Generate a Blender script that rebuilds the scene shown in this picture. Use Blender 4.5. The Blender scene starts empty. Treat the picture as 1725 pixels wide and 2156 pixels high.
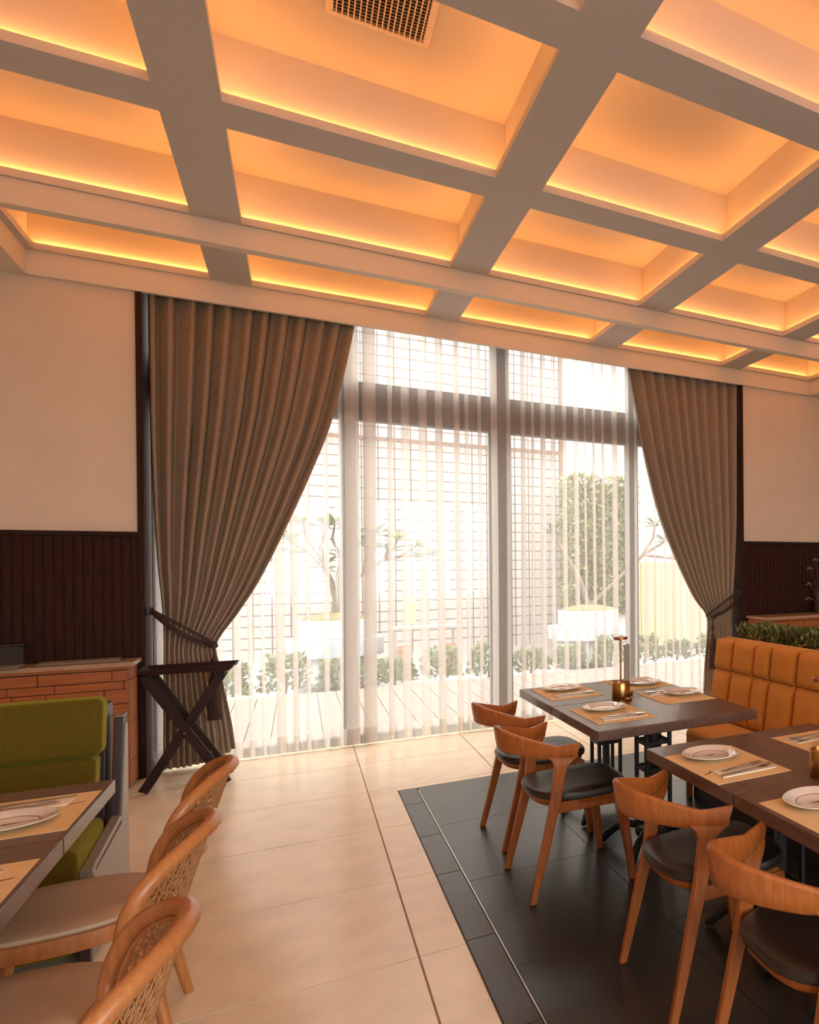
import bpy, bmesh, math, random
from mathutils import Vector, Matrix
random.seed(7)
S = bpy.context.scene
C = S.collection
R = math.radians

# ------------------------------------------------------------------ camera
W_PX, H_PX = 1725.0, 2156.0
F_PX, CX, CY = 1518.27, 1645.54, 1200.46
YAW, PITCH, ROLL = R(33.8125), R(-0.3111), R(-0.4178)
cd = bpy.data.cameras.new('camera')
cam = bpy.data.objects.new('camera', cd)
C.objects.link(cam)
fw = Vector((math.sin(YAW) * math.cos(PITCH), math.cos(YAW) * math.cos(PITCH), math.sin(PITCH)))
rt = Vector((math.cos(YAW), -math.sin(YAW), 0))
up = rt.cross(fw)
rr = math.cos(ROLL) * rt + math.sin(ROLL) * up
uu = -math.sin(ROLL) * rt + math.cos(ROLL) * up
cam.matrix_world = Matrix(((rr.x, uu.x, -fw.x, 0), (rr.y, uu.y, -fw.y, 0), (rr.z, uu.z, -fw.z, 1.5), (0, 0, 0, 1)))
cd.sensor_fit = 'VERTICAL'
cd.sensor_height = 24
cd.sensor_width = 24 * W_PX / H_PX
cd.lens = 24 * F_PX / H_PX
cd.shift_x = (W_PX / 2 - CX) / H_PX
cd.shift_y = (CY - H_PX / 2) / H_PX
cd.clip_start = 0.05
S.camera = cam

# ------------------------------------------------------------------ light
SKY = 8.2
LED = 17.0
w = bpy.data.worlds.new('world'); S.world = w
w.use_nodes = True
bg = w.node_tree.nodes['Background']
bg.inputs[0].default_value = (1.0, 0.985, 0.95, 1)
bg.inputs[1].default_value = SKY
pl = bpy.data.lights.new('window_portal', 'AREA'); pl.shape = 'RECTANGLE'; pl.size = 5.0; pl.size_y = 3.7
pl.cycles.is_portal = True
po = bpy.data.objects.new('window_portal', pl); C.objects.link(po)
po.location = (1.58, 7.34, 1.85); po.rotation_euler = (R(-90), 0, 0)
pl2 = bpy.data.lights.new('fill_window_portal', 'AREA'); pl2.shape = 'RECTANGLE'; pl2.size = 4.8; pl2.size_y = 2.3  # guides sky light through the added fill window behind the camera
pl2.cycles.is_portal = True
po2 = bpy.data.objects.new('fill_window_portal', pl2); C.objects.link(po2)
po2.location = (1.75, -2.80, 1.85); po2.rotation_euler = (R(90), 0, 0)
vs = S.view_settings
vs.view_transform = 'Standard'; vs.look = 'None'; vs.exposure = 0.5; vs.gamma = 1.0
vs.use_curve_mapping = False
cy = S.cycles
cy.use_denoising = True
cy.max_bounces = 7; cy.diffuse_bounces = 4; cy.glossy_bounces = 3; cy.transmission_bounces = 3
cy.transparent_max_bounces = 20
cy.sample_clamp_indirect = 6.0
cy.caustics_reflective = False; cy.caustics_refractive = False

# ------------------------------------------------------------------ materials
def nt(name):
    m = bpy.data.materials.new(name); m.use_nodes = True
    t = m.node_tree
    return m, t, t.nodes['Principled BSDF']
def col(c): return (c[0], c[1], c[2], 1)
def srgb(r, g, b):
    f = lambda v: (v / 255 / 12.92) if v / 255 <= .04045 else ((v / 255 + .055) / 1.055) ** 2.4
    return (f(r), f(g), f(b))
def plain(name, c, rough=.5, metal=0, spec=.5, noise=0, nscale=8, bump=0, bscale=200, coat=0, sheen=0, tint=(1, 1, 1)):
    m, t, p = nt(name)
    p.inputs['Base Color'].default_value = col(c)
    p.inputs['Roughness'].default_value = rough
    p.inputs['Metallic'].default_value = metal
    p.inputs['Specular IOR Level'].default_value = spec
    p.inputs['Coat Weight'].default_value = coat
    p.inputs['Sheen Weight'].default_value = sheen; p.inputs['Sheen Tint'].default_value = col(tint)
    if noise or bump:
        tc = t.nodes.new('ShaderNodeTexCoord')
    if noise:
        n = t.nodes.new('ShaderNodeTexNoise'); n.inputs['Scale'].default_value = nscale; n.inputs['Detail'].default_value = 5
        t.links.new(tc.outputs['Object'], n.inputs['Vector'])
        r = t.nodes.new('ShaderNodeValToRGB')
        r.color_ramp.elements[0].position = .3; r.color_ramp.elements[1].position = .7
        r.color_ramp.elements[0].color = col([v * (1 - noise) for v in c])
        r.color_ramp.elements[1].color = col([min(1, v * (1 + noise)) for v in c])
        t.links.new(n.outputs['Fac'], r.inputs[0]); t.links.new(r.outputs[0], p.inputs['Base Color'])
    if bump:
        n = t.nodes.new('ShaderNodeTexNoise'); n.inputs['Scale'].default_value = bscale; n.inputs['Detail'].default_value = 3
        t.links.new(tc.outputs['Object'], n.inputs['Vector'])
        b = t.nodes.new('ShaderNodeBump'); b.inputs['Strength'].default_value = bump; b.inputs['Distance'].default_value = .004
        t.links.new(n.outputs['Fac'], b.inputs['Height']); t.links.new(b.outputs[0], p.inputs['Normal'])
    return m
def wood(name, c1, c2, axis=0, scale=6, rough=.4, spec=.5, coat=0, stretch=14):
    m, t, p = nt(name)
    tc = t.nodes.new('ShaderNodeTexCoord'); mp = t.nodes.new('ShaderNodeMapping')
    sc = [stretch] * 3; sc[axis] = 1.0
    mp.inputs['Scale'].default_value = sc
    n = t.nodes.new('ShaderNodeTexNoise'); n.inputs['Scale'].default_value = scale; n.inputs['Detail'].default_value = 6
    n.inputs['Distortion'].default_value = .6
    t.links.new(tc.outputs['Object'], mp.inputs[0]); t.links.new(mp.outputs[0], n.inputs['Vector'])
    r = t.nodes.new('ShaderNodeValToRGB')
    r.color_ramp.elements[0].position = .32; r.color_ramp.elements[1].position = .68
    r.color_ramp.elements[0].color = col(c1); r.color_ramp.elements[1].color = col(c2)
    t.links.new(n.outputs['Fac'], r.inputs[0]); t.links.new(r.outputs[0], p.inputs['Base Color'])
    b = t.nodes.new('ShaderNodeBump'); b.inputs['Strength'].default_value = .12; b.inputs['Distance'].default_value = .002
    t.links.new(n.outputs['Fac'], b.inputs['Height']); t.links.new(b.outputs[0], p.inputs['Normal'])
    p.inputs['Roughness'].default_value = rough; p.inputs['Specular IOR Level'].default_value = spec
    p.inputs['Coat Weight'].default_value = coat
    return m
def emit(name, c, s):
    m = bpy.data.materials.new(name); m.use_nodes = True; t = m.node_tree
    t.nodes.clear()
    e = t.nodes.new('ShaderNodeEmission'); e.inputs[0].default_value = col(c); e.inputs[1].default_value = s
    o = t.nodes.new('ShaderNodeOutputMaterial'); t.links.new(e.outputs[0], o.inputs[0])
    return m
def sheer_mat(name, c, dens, mixd=.45):
    m = bpy.data.materials.new(name); m.use_nodes = True; t = m.node_tree; t.nodes.clear()
    tr = t.nodes.new('ShaderNodeBsdfTransparent'); tr.inputs[0].default_value = (1, 1, 1, 1)
    d = t.nodes.new('ShaderNodeBsdfDiffuse'); d.inputs[0].default_value = col(c)
    l = t.nodes.new('ShaderNodeBsdfTranslucent'); l.inputs[0].default_value = col(c)
    a = t.nodes.new('ShaderNodeMixShader'); a.inputs[0].default_value = mixd
    t.links.new(l.outputs[0], a.inputs[1]); t.links.new(d.outputs[0], a.inputs[2])
    b = t.nodes.new('ShaderNodeMixShader'); b.inputs[0].default_value = dens
    t.links.new(tr.outputs[0], b.inputs[1]); t.links.new(a.outputs[0], b.inputs[2])
    o = t.nodes.new('ShaderNodeOutputMaterial'); t.links.new(b.outputs[0], o.inputs[0])
    return m
def glass_mat(name):
    m = bpy.data.materials.new(name); m.use_nodes = True; t = m.node_tree; t.nodes.clear()
    tr = t.nodes.new('ShaderNodeBsdfTransparent'); tr.inputs[0].default_value = (.93, .95, .95, 1)
    g = t.nodes.new('ShaderNodeBsdfGlossy'); g.inputs['Roughness'].default_value = .02
    b = t.nodes.new('ShaderNodeMixShader'); b.inputs[0].default_value = .05
    t.links.new(tr.outputs[0], b.inputs[1]); t.links.new(g.outputs[0], b.inputs[2])
    o = t.nodes.new('ShaderNodeOutputMaterial'); t.links.new(b.outputs[0], o.inputs[0])
    return m
def leaf_mat(name, c, tl=.35):
    m, t, p = nt(name)
    p.inputs['Base Color'].default_value = col(c); p.inputs['Roughness'].default_value = .45
    l = t.nodes.new('ShaderNodeBsdfTranslucent'); l.inputs[0].default_value = col([min(1, v * 1.3) for v in c])
    x = t.nodes.new('ShaderNodeMixShader'); x.inputs[0].default_value = tl
    o = t.nodes['Material Output']
    t.links.new(p.outputs[0], x.inputs[1]); t.links.new(l.outputs[0], x.inputs[2]); t.links.new(x.outputs[0], o.inputs[0])
    return m

M = {}
M['wall'] = plain('wall_plaster', (.82, .665, .53), .8, bump=.12, bscale=120, spec=.2, noise=.03, nscale=3)
M['ceil'] = plain('ceiling_paint', (.64, .585, .545), .75, spec=.2, bump=.05, bscale=150)
M['cornice'] = plain('cornice_paint', (.80, .70, .60), .6, spec=.3)
M['led'] = emit('led_strip', (1.0, .365, .078), LED)
M['tile'] = plain('beige_floor_tile', (.84, .69, .50), .20, noise=.07, nscale=5, bump=.02, bscale=60)
M['grout'] = plain('floor_grout', (.36, .25, .17), .8)
M['dtile'] = plain('dark_floor_tile', (.022, .019, .018), .32, noise=.25, nscale=4, bump=.10, bscale=25)
M['btile'] = plain('dark_border_tile', (.040, .032, .030), .38, noise=.2, nscale=5, bump=.08, bscale=30)
M['dgrout'] = plain('dark_grout', (.022, .019, .018), .6)
M['trim_metal'] = plain('floor_trim_metal', (.50, .46, .42), .35, metal=1)
M['wain'] = wood('wainscot_wood', (.030, .009, .006), (.050, .016, .010), 2, 5, .75, spec=.2)
M['frame_dark'] = wood('dark_opening_trim', (.030, .014, .010), (.048, .022, .017), 2, 4, .8, spec=.15)
M['winframe'] = plain('window_frame_paint', (.17, .165, .16), .5)
M['drape'] = plain('drape_linen', (.36, .270, .200), .9, noise=.10, nscale=60, bump=.25, bscale=500, spec=.1)
M['sheer'] = sheer_mat('sheer_voile', (.86, .80, .75), .225)
M['hem'] = sheer_mat('sheer_hem', (.92, .87, .82), .45)
M['glass'] = glass_mat('window_glass')
M['cord'] = plain('tieback_cord', (.050, .022, .017), .7, bump=.4, bscale=250)
M['chairwood'] = wood('orange_brown_wood', (.32, .085, .016), (.43, .130, .028), 2, 5, .36, coat=.1)
M['leather'] = plain('dark_brown_leather', (.022, .015, .012), .38, bump=.08, bscale=300, noise=.15)
M['tabletop'] = wood('dark_table_wood', (.085, .038, .026), (.140, .068, .047), 1, 5, .34, coat=.12, stretch=10)
M['iron'] = plain('black_cast_iron', (.012, .011, .011), .5, bump=.1)
M['mat'] = plain('tan_placemat', (.82, .58, .30), .75, bump=.1, bscale=300)
M['china'] = plain('white_glazed_china', (.80, .74, .68), .12, coat=.3)
M['china_ring'] = plain('plate_rim_line', (.45, .26, .18), .3)
M['mark'] = plain('brown_print', (.10, .02, .012), .5)
M['napkin'] = plain('cream_paper_napkin', (.85, .76, .64), .85, bump=.05)
M['steel'] = plain('polished_steel', (.72, .66, .60), .18, metal=1)
M['brass'] = plain('brushed_brass', (.50, .27, .09), .3, metal=1)
M['rose'] = plain('copper_metal', (.42, .17, .09), .35, metal=1)
M['card'] = plain('grey_card', (.36, .33, .27), .5)
M['orange'] = plain('orange_upholstery', (.62, .235, .040), .85, noise=.10, nscale=90, bump=.2, bscale=400, spec=.15, sheen=.3, tint=(1, .55, .2))
M['orange_seam'] = plain('orange_piping', (.30, .06, .012), .85)
M['green'] = plain('olive_upholstery', (.105, .074, .006), .85, noise=.12, nscale=90, bump=.2, bscale=400, spec=.15, sheen=.35, tint=(.85, .80, .10))
M['panel_dark'] = plain('dark_metal_edge', (.030, .012, .012), .45)
M['panel_grey'] = plain('grey_side_panel', (.26, .235, .21), .35)
M['rattan'] = wood('caramel_bent_wood', (.42, .150, .046), (.54, .215, .072), 2, 6, .36, coat=.12)
M['seatpad'] = plain('tan_seat_leather', (.52, .36, .24), .42, noise=.05, nscale=20, bump=.05, bscale=200)
M['cane'] = plain('cane_strand', (.42, .19, .075), .5)
M['cabwood'] = wood('orange_cabinet_wood', (.36, .100, .024), (.48, .150, .040), 0, 5, .45)
M['cabtop'] = plain('stone_cabinet_top', (.48, .31, .20), .25, noise=.06)
M['black_wood'] = wood('black_stained_wood', (.018, .006, .005), (.030, .011, .009), 2, 5, .6, spec=.25)
M['paper'] = plain('menu_paper', (.16, .10, .07), .4)
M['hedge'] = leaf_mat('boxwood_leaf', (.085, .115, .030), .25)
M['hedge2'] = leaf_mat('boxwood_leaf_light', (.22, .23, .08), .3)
M['planterbox'] = plain('dark_planter_box', (.03, .02, .015), .6)
M['vent'] = plain('vent_white_metal', (.75, .62, .50), .5)
M['ventdark'] = plain('vent_dark_duct', (.018, .008, .006), .8)
# outside
M['owall'] = plain('white_render_wall', (.40, .37, .345), .8)
M['obar'] = plain('rusty_trellis_bar', (.10, .06, .045), .7)
M['deck'] = wood('deck_board', (.19, .135, .11), (.24, .17, .14), 1, 3, .7)
M['gravel'] = plain('pale_paving', (.42, .41, .40), .9, noise=.1, nscale=3)
M['opot'] = plain('white_planter_stone', (.33, .36, .40), .6, noise=.06, nscale=12)
M['oplinth'] = plain('grey_plinth', (.30, .31, .30), .8)
M['bark'] = plain('grey_bark', (.12, .09, .07), .9, noise=.2, nscale=20)
M['oleaf'] = leaf_mat('frangipani_leaf', (.10, .12, .045), .2)
M['oleaf2'] = leaf_mat('ivy_leaf', (.24, .25, .11), .3)
M['ohedge'] = leaf_mat('outdoor_shrub_leaf', (.17, .19, .105), .3)
M['soil'] = plain('planter_soil', (.16, .13, .06), .9)
M['ocedar'] = wood('cedar_fence_board', (.40, .25, .13), (.47, .31, .17), 2, 4, .6)
M['oyellow'] = plain('yellow_sign_paint', (.72, .55, .22), .5)
M['ogrey'] = plain('outdoor_grey_metal', (.30, .26, .24), .6)
M['terra'] = plain('terracotta', (.50, .25, .14), .8)
M['pale_leaf'] = plain('pale_petal', (.50, .45, .38), .6)

# ------------------------------------------------------------------ geometry helpers
class MB:
    def __init__(s): s.v = []; s.f = []
    def add(s, vs, fs):
        o = len(s.v); s.v += [tuple(v) for v in vs]; s.f += [tuple(i + o for i in f) for f in fs]; return s
    def box(s, x0, y0, z0, x1, y1, z1):
        v = [(x0, y0, z0), (x1, y0, z0), (x1, y1, z0), (x0, y1, z0), (x0, y0, z1), (x1, y0, z1), (x1, y1, z1), (x0, y1, z1)]
        return s.add(v, [(0, 3, 2, 1), (4, 5, 6, 7), (0, 1, 5, 4), (1, 2, 6, 5), (2, 3, 7, 6), (3, 0, 4, 7)])
    def loft(s, rings, closed=True, caps=True):
        o = len(s.v); n = len(rings[0])
        for r in rings: s.v += [tuple(p) for p in r]
        for i in range(len(rings) - 1):
            for j in range(n if closed else n - 1):
                a = o + i * n + j; b = o + i * n + (j + 1) % n
                s.f.append((a, b, b + n, a + n))
        if caps and closed:
            s.f.append(tuple(o + j for j in reversed(range(n))))
            s.f.append(tuple(o + (len(rings) - 1) * n + j for j in range(n)))
        return s
    def tube(s, pts, rad, n=8, closed=False, flat=None):
        pts = [Vector(p) for p in pts]; N = len(pts)
        if not hasattr(rad, '__len__'): rad = [rad] * N
        rings = []; prev = None
        for i, p in enumerate(pts):
            if closed: t = pts[(i + 1) % N] - pts[i - 1]
            else: t = pts[min(i + 1, N - 1)] - pts[max(i - 1, 0)]
            t = t.normalized()
            if prev is None:
                a = Vector((0, 0, 1)) if abs(t.z) < .9 else Vector((1, 0, 0))
                u = t.cross(a).normalized()
            else: u = (prev - t * prev.dot(t)).normalized()
            prev = u; v = t.cross(u)
            rings.append([p + rad[i] * (math.cos(2 * math.pi * k / n) * u + math.sin(2 * math.pi * k / n) * v) for k in range(n)])
        if closed:
            o = len(s.v)
            for r in rings: s.v += [tuple(q) for q in r]
            for i in range(N):
                # align ring offset on the closing seam
                off = 0
                if i == N - 1:
                    off = min(range(n), key=lambda k: (rings[0][k] - rings[i][0]).length)
                for j in range(n):
                    a = o + i * n + j; b = o + i * n + (j + 1) % n
                    ni = (i + 1) % N
                    c_ = o + ni * n + (j + 1 + off) % n; d_ = o + ni * n + (j + off) % n
                    s.f.append((a, b, c_, d_))
        else: s.loft(rings)
        return s
    def bar(s, a, b, w_, h_, upv=(0, 0, 1)):
        a = Vector(a); b = Vector(b); t = (b - a).normalized(); u_ = Vector(upv)
        if abs(t.dot(u_)) > .98: u_ = Vector((1, 0, 0))
        r_ = t.cross(u_).normalized(); u_ = r_.cross(t)
        ring = lambda p: [p + r_ * w_ / 2 + u_ * h_ / 2, p - r_ * w_ / 2 + u_ * h_ / 2, p - r_ * w_ / 2 - u_ * h_ / 2, p + r_ * w_ / 2 - u_ * h_ / 2]
        return s.loft([ring(a), ring(b)])
    def lathe(s, prof, c=(0, 0, 0), n=24, caps=True):
        rings = [[(c[0] + r * math.cos(2 * math.pi * k / n), c[1] + r * math.sin(2 * math.pi * k / n), c[2] + z) for k in range(n)] for r, z in prof]
        return s.loft(rings, caps=caps)
    def grid(s, P):
        o = len(s.v); m_ = len(P[0])
        for r in P: s.v += [tuple(p) for p in r]
        for i in range(len(P) - 1):
            for j in range(m_ - 1):
                a = o + i * m_ + j
                s.f.append((a, a + 1, a + m_ + 1, a + m_))
        return s
    def mesh(s, name, mat, smooth=False):
        me = bpy.data.meshes.new(name); me.from_pydata(s.v, [], s.f); me.update()
        bm = bmesh.new(); bm.from_mesh(me); bmesh.ops.recalc_face_normals(bm, faces=bm.faces); bm.to_mesh(me); bm.free()
        me.materials.append(M[mat] if isinstance(mat, str) else mat)
        if smooth:
            me.polygons.foreach_set('use_smooth', [True] * len(me.polygons))
            if smooth != 'all': me.set_sharp_from_angle(angle=R(38))
        return me
    def build(s, name, mat, parent=None, smooth=False, bevel=0, seg=2, subsurf=0, kind=None, loc=None):
        return link(name, s.mesh(name, mat, smooth), parent, bevel, seg, subsurf, kind, loc)
def link(name, me, parent=None, bevel=0, seg=2, subsurf=0, kind=None, loc=None):
    o = bpy.data.objects.new(name, me); C.objects.link(o)
    if parent: o.parent = parent
    if bevel:
        b = o.modifiers.new('bevel', 'BEVEL'); b.width = bevel; b.segments = seg; b.limit_method = 'ANGLE'; b.angle_limit = R(35)
        b.harden_normals = True
        me.polygons.foreach_set('use_smooth', [True] * len(me.polygons))
    if subsurf:
        b = o.modifiers.new('sub', 'SUBSURF'); b.levels = subsurf; b.render_levels = subsurf
    if kind: o['kind'] = kind
    if loc: o.location = loc
    return o
def tag(o, label, cat, group=None, kind=None):
    o['label'] = label; o['category'] = cat
    if group: o['group'] = group
    if kind: o['kind'] = kind
    return o
def thing(name, label, cat, loc=(0, 0, 0), rz=0, group=None):
    o = bpy.data.objects.new(name, None); C.objects.link(o)
    o.empty_display_size = .1
    o.location = loc; o.rotation_euler = (0, 0, rz)
    return tag(o, label, cat, group)
def copy_tree(o, parent=None):
    c = o.copy(); C.objects.link(c); c.parent = parent
    for ch in list(o.children): copy_tree(ch, c)
    return c
def put(proto, loc, rz, label, used=set()):
    o = proto if proto.name not in used else copy_tree(proto)
    used.add(proto.name); used.add(o.name)
    o.location = loc; o.rotation_euler = (0, 0, rz); o['label'] = label
    return o
def struct(o, label=None, cat=None):
    o['kind'] = 'structure'
    if label: o['label'] = label
    if cat: o['category'] = cat
    return o
def lerp(a, b, t): return a + (b - a) * t
def table_interp(T, z):
    # T: list of (x, z) with z descending
    if z >= T[0][1]: return T[0][0]
    for (x0, z0), (x1, z1) in zip(T, T[1:]):
        if z >= z1: return lerp(x1, x0, (z - z1) / (z0 - z1))
    return T[-1][0]
def smooth_table(T, n=40):
    # resample with Catmull-Rom for smooth outlines
    out = []
    for i in range(len(T) - 1):
        p0 = T[max(i - 1, 0)]; p1 = T[i]; p2 = T[i + 1]; p3 = T[min(i + 2, len(T) - 1)]
        for k in range(8):
            t = k / 8
            f = lambda a, b, c_, d: .5 * (2 * b + (c_ - a) * t + (2 * a - 5 * b + 4 * c_ - d) * t * t + (3 * b - a - 3 * c_ + d) * t ** 3)
            out.append((f(p0[0], p1[0], p2[0], p3[0]), f(p0[1], p1[1], p2[1], p3[1])))
    out.append(T[-1]); return out

# ================================================================== ROOM SHELL
YW = 6.92; XL, XR, YB = -3.2, 6.8, -2.6
OX0, OX1 = -0.93, 4.09          # window opening
TOPZ = 4.35
fl = MB().box(XL - .2, YB - .2, -.12, XR + .2, 7.28, -.004).build('floor', 'grout')
struct(fl, 'beige tiled restaurant floor with a dark inlaid dining area', 'floor')
DX0, DX1, DY1, TX = 0.5465, XR, 5.505, 0.662
TS = 0.829; TX0 = 0.3743; TY0 = 5.583
def add_tile(x0, y0, x1, y1, mat, g=.003):
    if x1 - x0 < .02 or y1 - y0 < .02: return
    MB().box(x0 + g, y0 + g, -.01, x1 - g, y1 - g, 0).build('tile', mat, fl, bevel=.0015, seg=1)
for i in range(-5, 9):
    for j in range(-11, 3):
        x0 = max(TX0 + i * TS, XL); x1 = min(TX0 + (i + 1) * TS, XR)
        y0 = max(TY0 + j * TS, YB); y1 = min(TY0 + (j + 1) * TS, 7.27)
        if x1 <= x0 or y1 <= y0: continue
        if y0 >= DY1 or x1 <= DX0: add_tile(x0, y0, x1, y1, 'tile'); continue
        if x0 < DX0: add_tile(x0, y0, DX0, min(y1, DY1) if y1 > DY1 else y1, 'tile')
        if y1 > DY1: add_tile(x0, DY1, x1, y1, 'tile')
# dark inlay
MB().box(DX0, YB, -.003, XR, DY1, -.0025).build('dark_bed', 'dgrout', fl)
yy = DY1; k = 0
ends = [5.505, 5.13, 4.47, 3.87, 3.12]
while yy > YB:
    ny = ends[k + 1] if k + 1 < len(ends) else yy - .68
    add_tile(DX0, max(ny, YB), TX - .002, yy, 'btile', .0025); yy = ny; k += 1
MB().box(TX - .001, YB, -.002, TX + .0045, DY1 - .08, .0015).build('metal_strip', 'trim_metal', fl)
DT = .62
for i in range(0, 11):
    for j in range(0, 14):
        x0 = TX + .006 + i * DT; x1 = min(x0 + DT, XR); y1 = DY1 - j * DT * 1.45; y0 = max(y1 - DT * 1.45, YB)
        if y0 >= y1 or x0 >= x1: continue
        add_tile(x0, y0, x1, y1, 'dtile', .0008)

wl = MB()
wl.box(XL, YW, 0, OX0, 7.2, TOPZ); wl.box(OX1, YW, 0, XR, 7.2, TOPZ); wl.box(OX0, YW + .03, 3.72, OX1, 7.2, TOPZ)
struct(wl.build('wall_far', 'wall'), 'beige plastered wall with a tall curtained window opening', 'wall')
struct(MB().box(XL - .15, YB, 0, XL, 7.2, TOPZ).build('wall_left', 'wall'), 'plain beige side wall beside the green sofa end', 'wall')
struct(MB().box(XR, YB, 0, XR + .15, 7.2, TOPZ).build('wall_right', 'wall'), 'plain beige side wall on the banquette side', 'wall')
wn = MB(); NX0, NX1, NZ0, NZ1 = -.65, 4.15, .70, 3.00
wn.box(XL - .15, YB - .15, 0, NX0, YB, TOPZ); wn.box(NX1, YB - .15, 0, XR + .15, YB, TOPZ)
wn.box(NX0, YB - .15, 0, NX1, YB, NZ0); wn.box(NX0, YB - .15, NZ1, NX1, YB, TOPZ)
struct(wn.build('wall_near', 'wall'), 'beige wall at the near end of the room, cut open for the added fill window', 'wall')
w2 = bpy.data.objects.new('added_fill_window', None); C.objects.link(w2); w2.location = (1.75, YB - .08, 0)  # unseen window, added behind the camera to let in fill daylight
struct(w2, 'wide grey framed window added out of view behind the camera for fill light', 'window')
for k in range(5): MB().box(-2.4 + k * 1.175, -.04, NZ0, -2.3 + k * 1.175, .04, NZ1).build('mullion', 'winframe', w2)
MB().box(-2.4, -.04, NZ0, 2.4, .04, NZ0 + .08).build('sill_frame', 'winframe', w2); MB().box(-2.4, -.04, NZ1 - .08, 2.4, .04, NZ1).build('head_frame', 'winframe', w2)
for k in range(4): MB().box(-2.3 + k * 1.175, -.004, NZ0 + .08, -2.3 + k * 1.175 + 1.075, .004, NZ1 - .08).build('pane', 'glass', w2)

# ---------------- coffered ceiling
ZB, ZL, ZT = 3.679, 3.724, 4.03
xs = [(-1.468, -.5285), (-.2783, .9349), (1.1873, 2.3785), (2.6482, 3.8321), (4.0756, 4.995)]
ys = [(5.825, 6.8525), (4.4795, 5.6601), (3.0404, 4.232), (1.600, 2.7853), (.160, 1.345), (-1.28, -.095)]
FX0, FX1, FY0, FY1 = -1.53, 5.06, -1.36, 6.975
ceil = MB().box(XL - .15, YB - .15, ZT, XR + .15, 7.2, ZT + .12).build('ceiling', 'ceil')
struct(ceil, 'coffered ceiling with warm lit recesses between grey beams', 'ceiling')
LEDGE = .065
def ybeam(x0, x1):
    m = MB().box(x0, FY0, ZB, x1, FY1, ZL)
    a = x0 + LEDGE if x0 > FX0 else x0; b = x1 - LEDGE if x1 < FX1 else x1
    m.box(a, FY0, ZL - .001, b, FY1, ZT + .002); m.build('beam', 'ceil', ceil)
xe = [FX0] + [v for a in xs for v in a] + [FX1]
for k in range(0, len(xe), 2):
    ybeam(xe[k], xe[k + 1])
yd = sorted([v for a in ys for v in a])
ye = [FY0] + yd + [FY1]
for (x0, x1) in xs:
    for k in range(0, len(ye), 2):
        y0, y1 = ye[k], ye[k + 1]
        m = MB().box(x0, y0, ZB, x1, y1, ZL)
        a = y0 + LEDGE if k > 0 else y0; b = y1 - LEDGE if k < len(ye) - 2 else y1
        if k == 0: b = y1 - .03
        m.box(x0 - LEDGE + .001, a, ZL - .001, x1 + LEDGE - .001, b, ZT + .002)
        m.build('cross_beam', 'ceil', ceil)
    for (y0, y1) in ys:
        m = MB(); e = .010; w_ = .018; h = .008
        ex = LEDGE - e; 
        far = ex
        m.box(x0 - ex, y0, ZL + .002, x0 - ex + w_, y1, ZL + .002 + h)
        m.box(x1 + ex - w_, y0, ZL + .002, x1 + ex, y1, ZL + .002 + h)
        m.box(x0, y0 - ex, ZL + .002, x1, y0 - ex + w_, ZL + .002 + h)
        m.box(x0, y1 + far - w_, ZL + .002, x1, y1 + far, ZL + .002 + h)
        m.build('led_strip', 'led', ceil)
# dropped beam, cornice and lowered borders
ZD, ZC = 3.533, 3.512
def moulding_run(m, x0, x1, yface, z0, z1, d=.012):
    m.box(x0, yface - d, z0, x1, yface + .001, z0 + .018)
struct((lambda m: (m.box(FX0 - .0, 5.685, ZD, FX1, 5.768, ZB + .002), m)[1])(MB()).build('trim_1', 'cornice', bevel=.004), 'pale dropped beam running across the coffers near the window', 'beam')
c_ = MB()
c_.box(FX0, 6.882, ZC, FX1, YW + .001, ZB + .03)
struct(c_.build('trim_2', 'cornice', bevel=.004), 'pale cornice along the top of the window wall', 'cornice')
struct(MB().box(XL, YB, ZC, FX0 + .02, YW, ZT + .01).build('trim_3', 'cornice', bevel=.004), 'lowered pale ceiling border at the green sofa side', 'cornice')
struct(MB().box(FX1 - .02, YB, ZC, XR, YW, ZT + .01).build('trim_4', 'cornice', bevel=.004), 'lowered pale ceiling border at the banquette side', 'cornice')
struct(MB().box(FX0, YB, ZC, FX1, FY0 + .02, ZT + .01).build('trim_5', 'cornice', bevel=.004), 'lowered pale ceiling border at the near end', 'cornice')

# ---------------- wainscot (beaded boards narrower than a few pixels: one mesh each) and caps
def wainscot(x0, x1, nm, lab):
    root = MB().box(x0, YW - .012, 0, x1, YW + .002, 1.75).build(nm, 'wain')
    struct(root, lab, 'panelling')
    b = MB(); x = x0
    while x < x1 - .01:
        b.box(x + .004, YW - .020, .12, min(x + .046, x1), YW - .011, 1.75); x += .050
    o = b.build('beaded_boards', 'wain', root, bevel=.003, seg=1); o['kind'] = 'stuff'
    MB().box(x0, YW - .034, 1.75, x1, YW + .001, 1.782).build('cap_rail', 'frame_dark', root, bevel=.004)
    MB().box(x0, YW - .03, 0, x1, YW + .001, .12).build('base_rail', 'frame_dark', root, bevel=.004)
wainscot(XL, OX0 - .03, 'trim_6', 'dark brown wainscot panelling behind the wooden sideboard with menus')
wainscot(OX1 + .03, XR, 'trim_7', 'dark brown beadboard wainscot beside the right drape')
# opening linings
struct(MB().box(OX0 - .03, YW - .03, 0, OX0 + .004, 7.19, 3.60).build('trim_8', 'frame_dark', bevel=.003), 'dark wooden lining of the window opening beside the tray stand', 'trim')
struct(MB().box(OX1 - .004, YW - .03, 0, OX1 + .03, 7.19, 3.60).build('trim_9', 'frame_dark', bevel=.003), 'dark wooden lining of the window opening beside the beadboard', 'trim')

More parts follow.
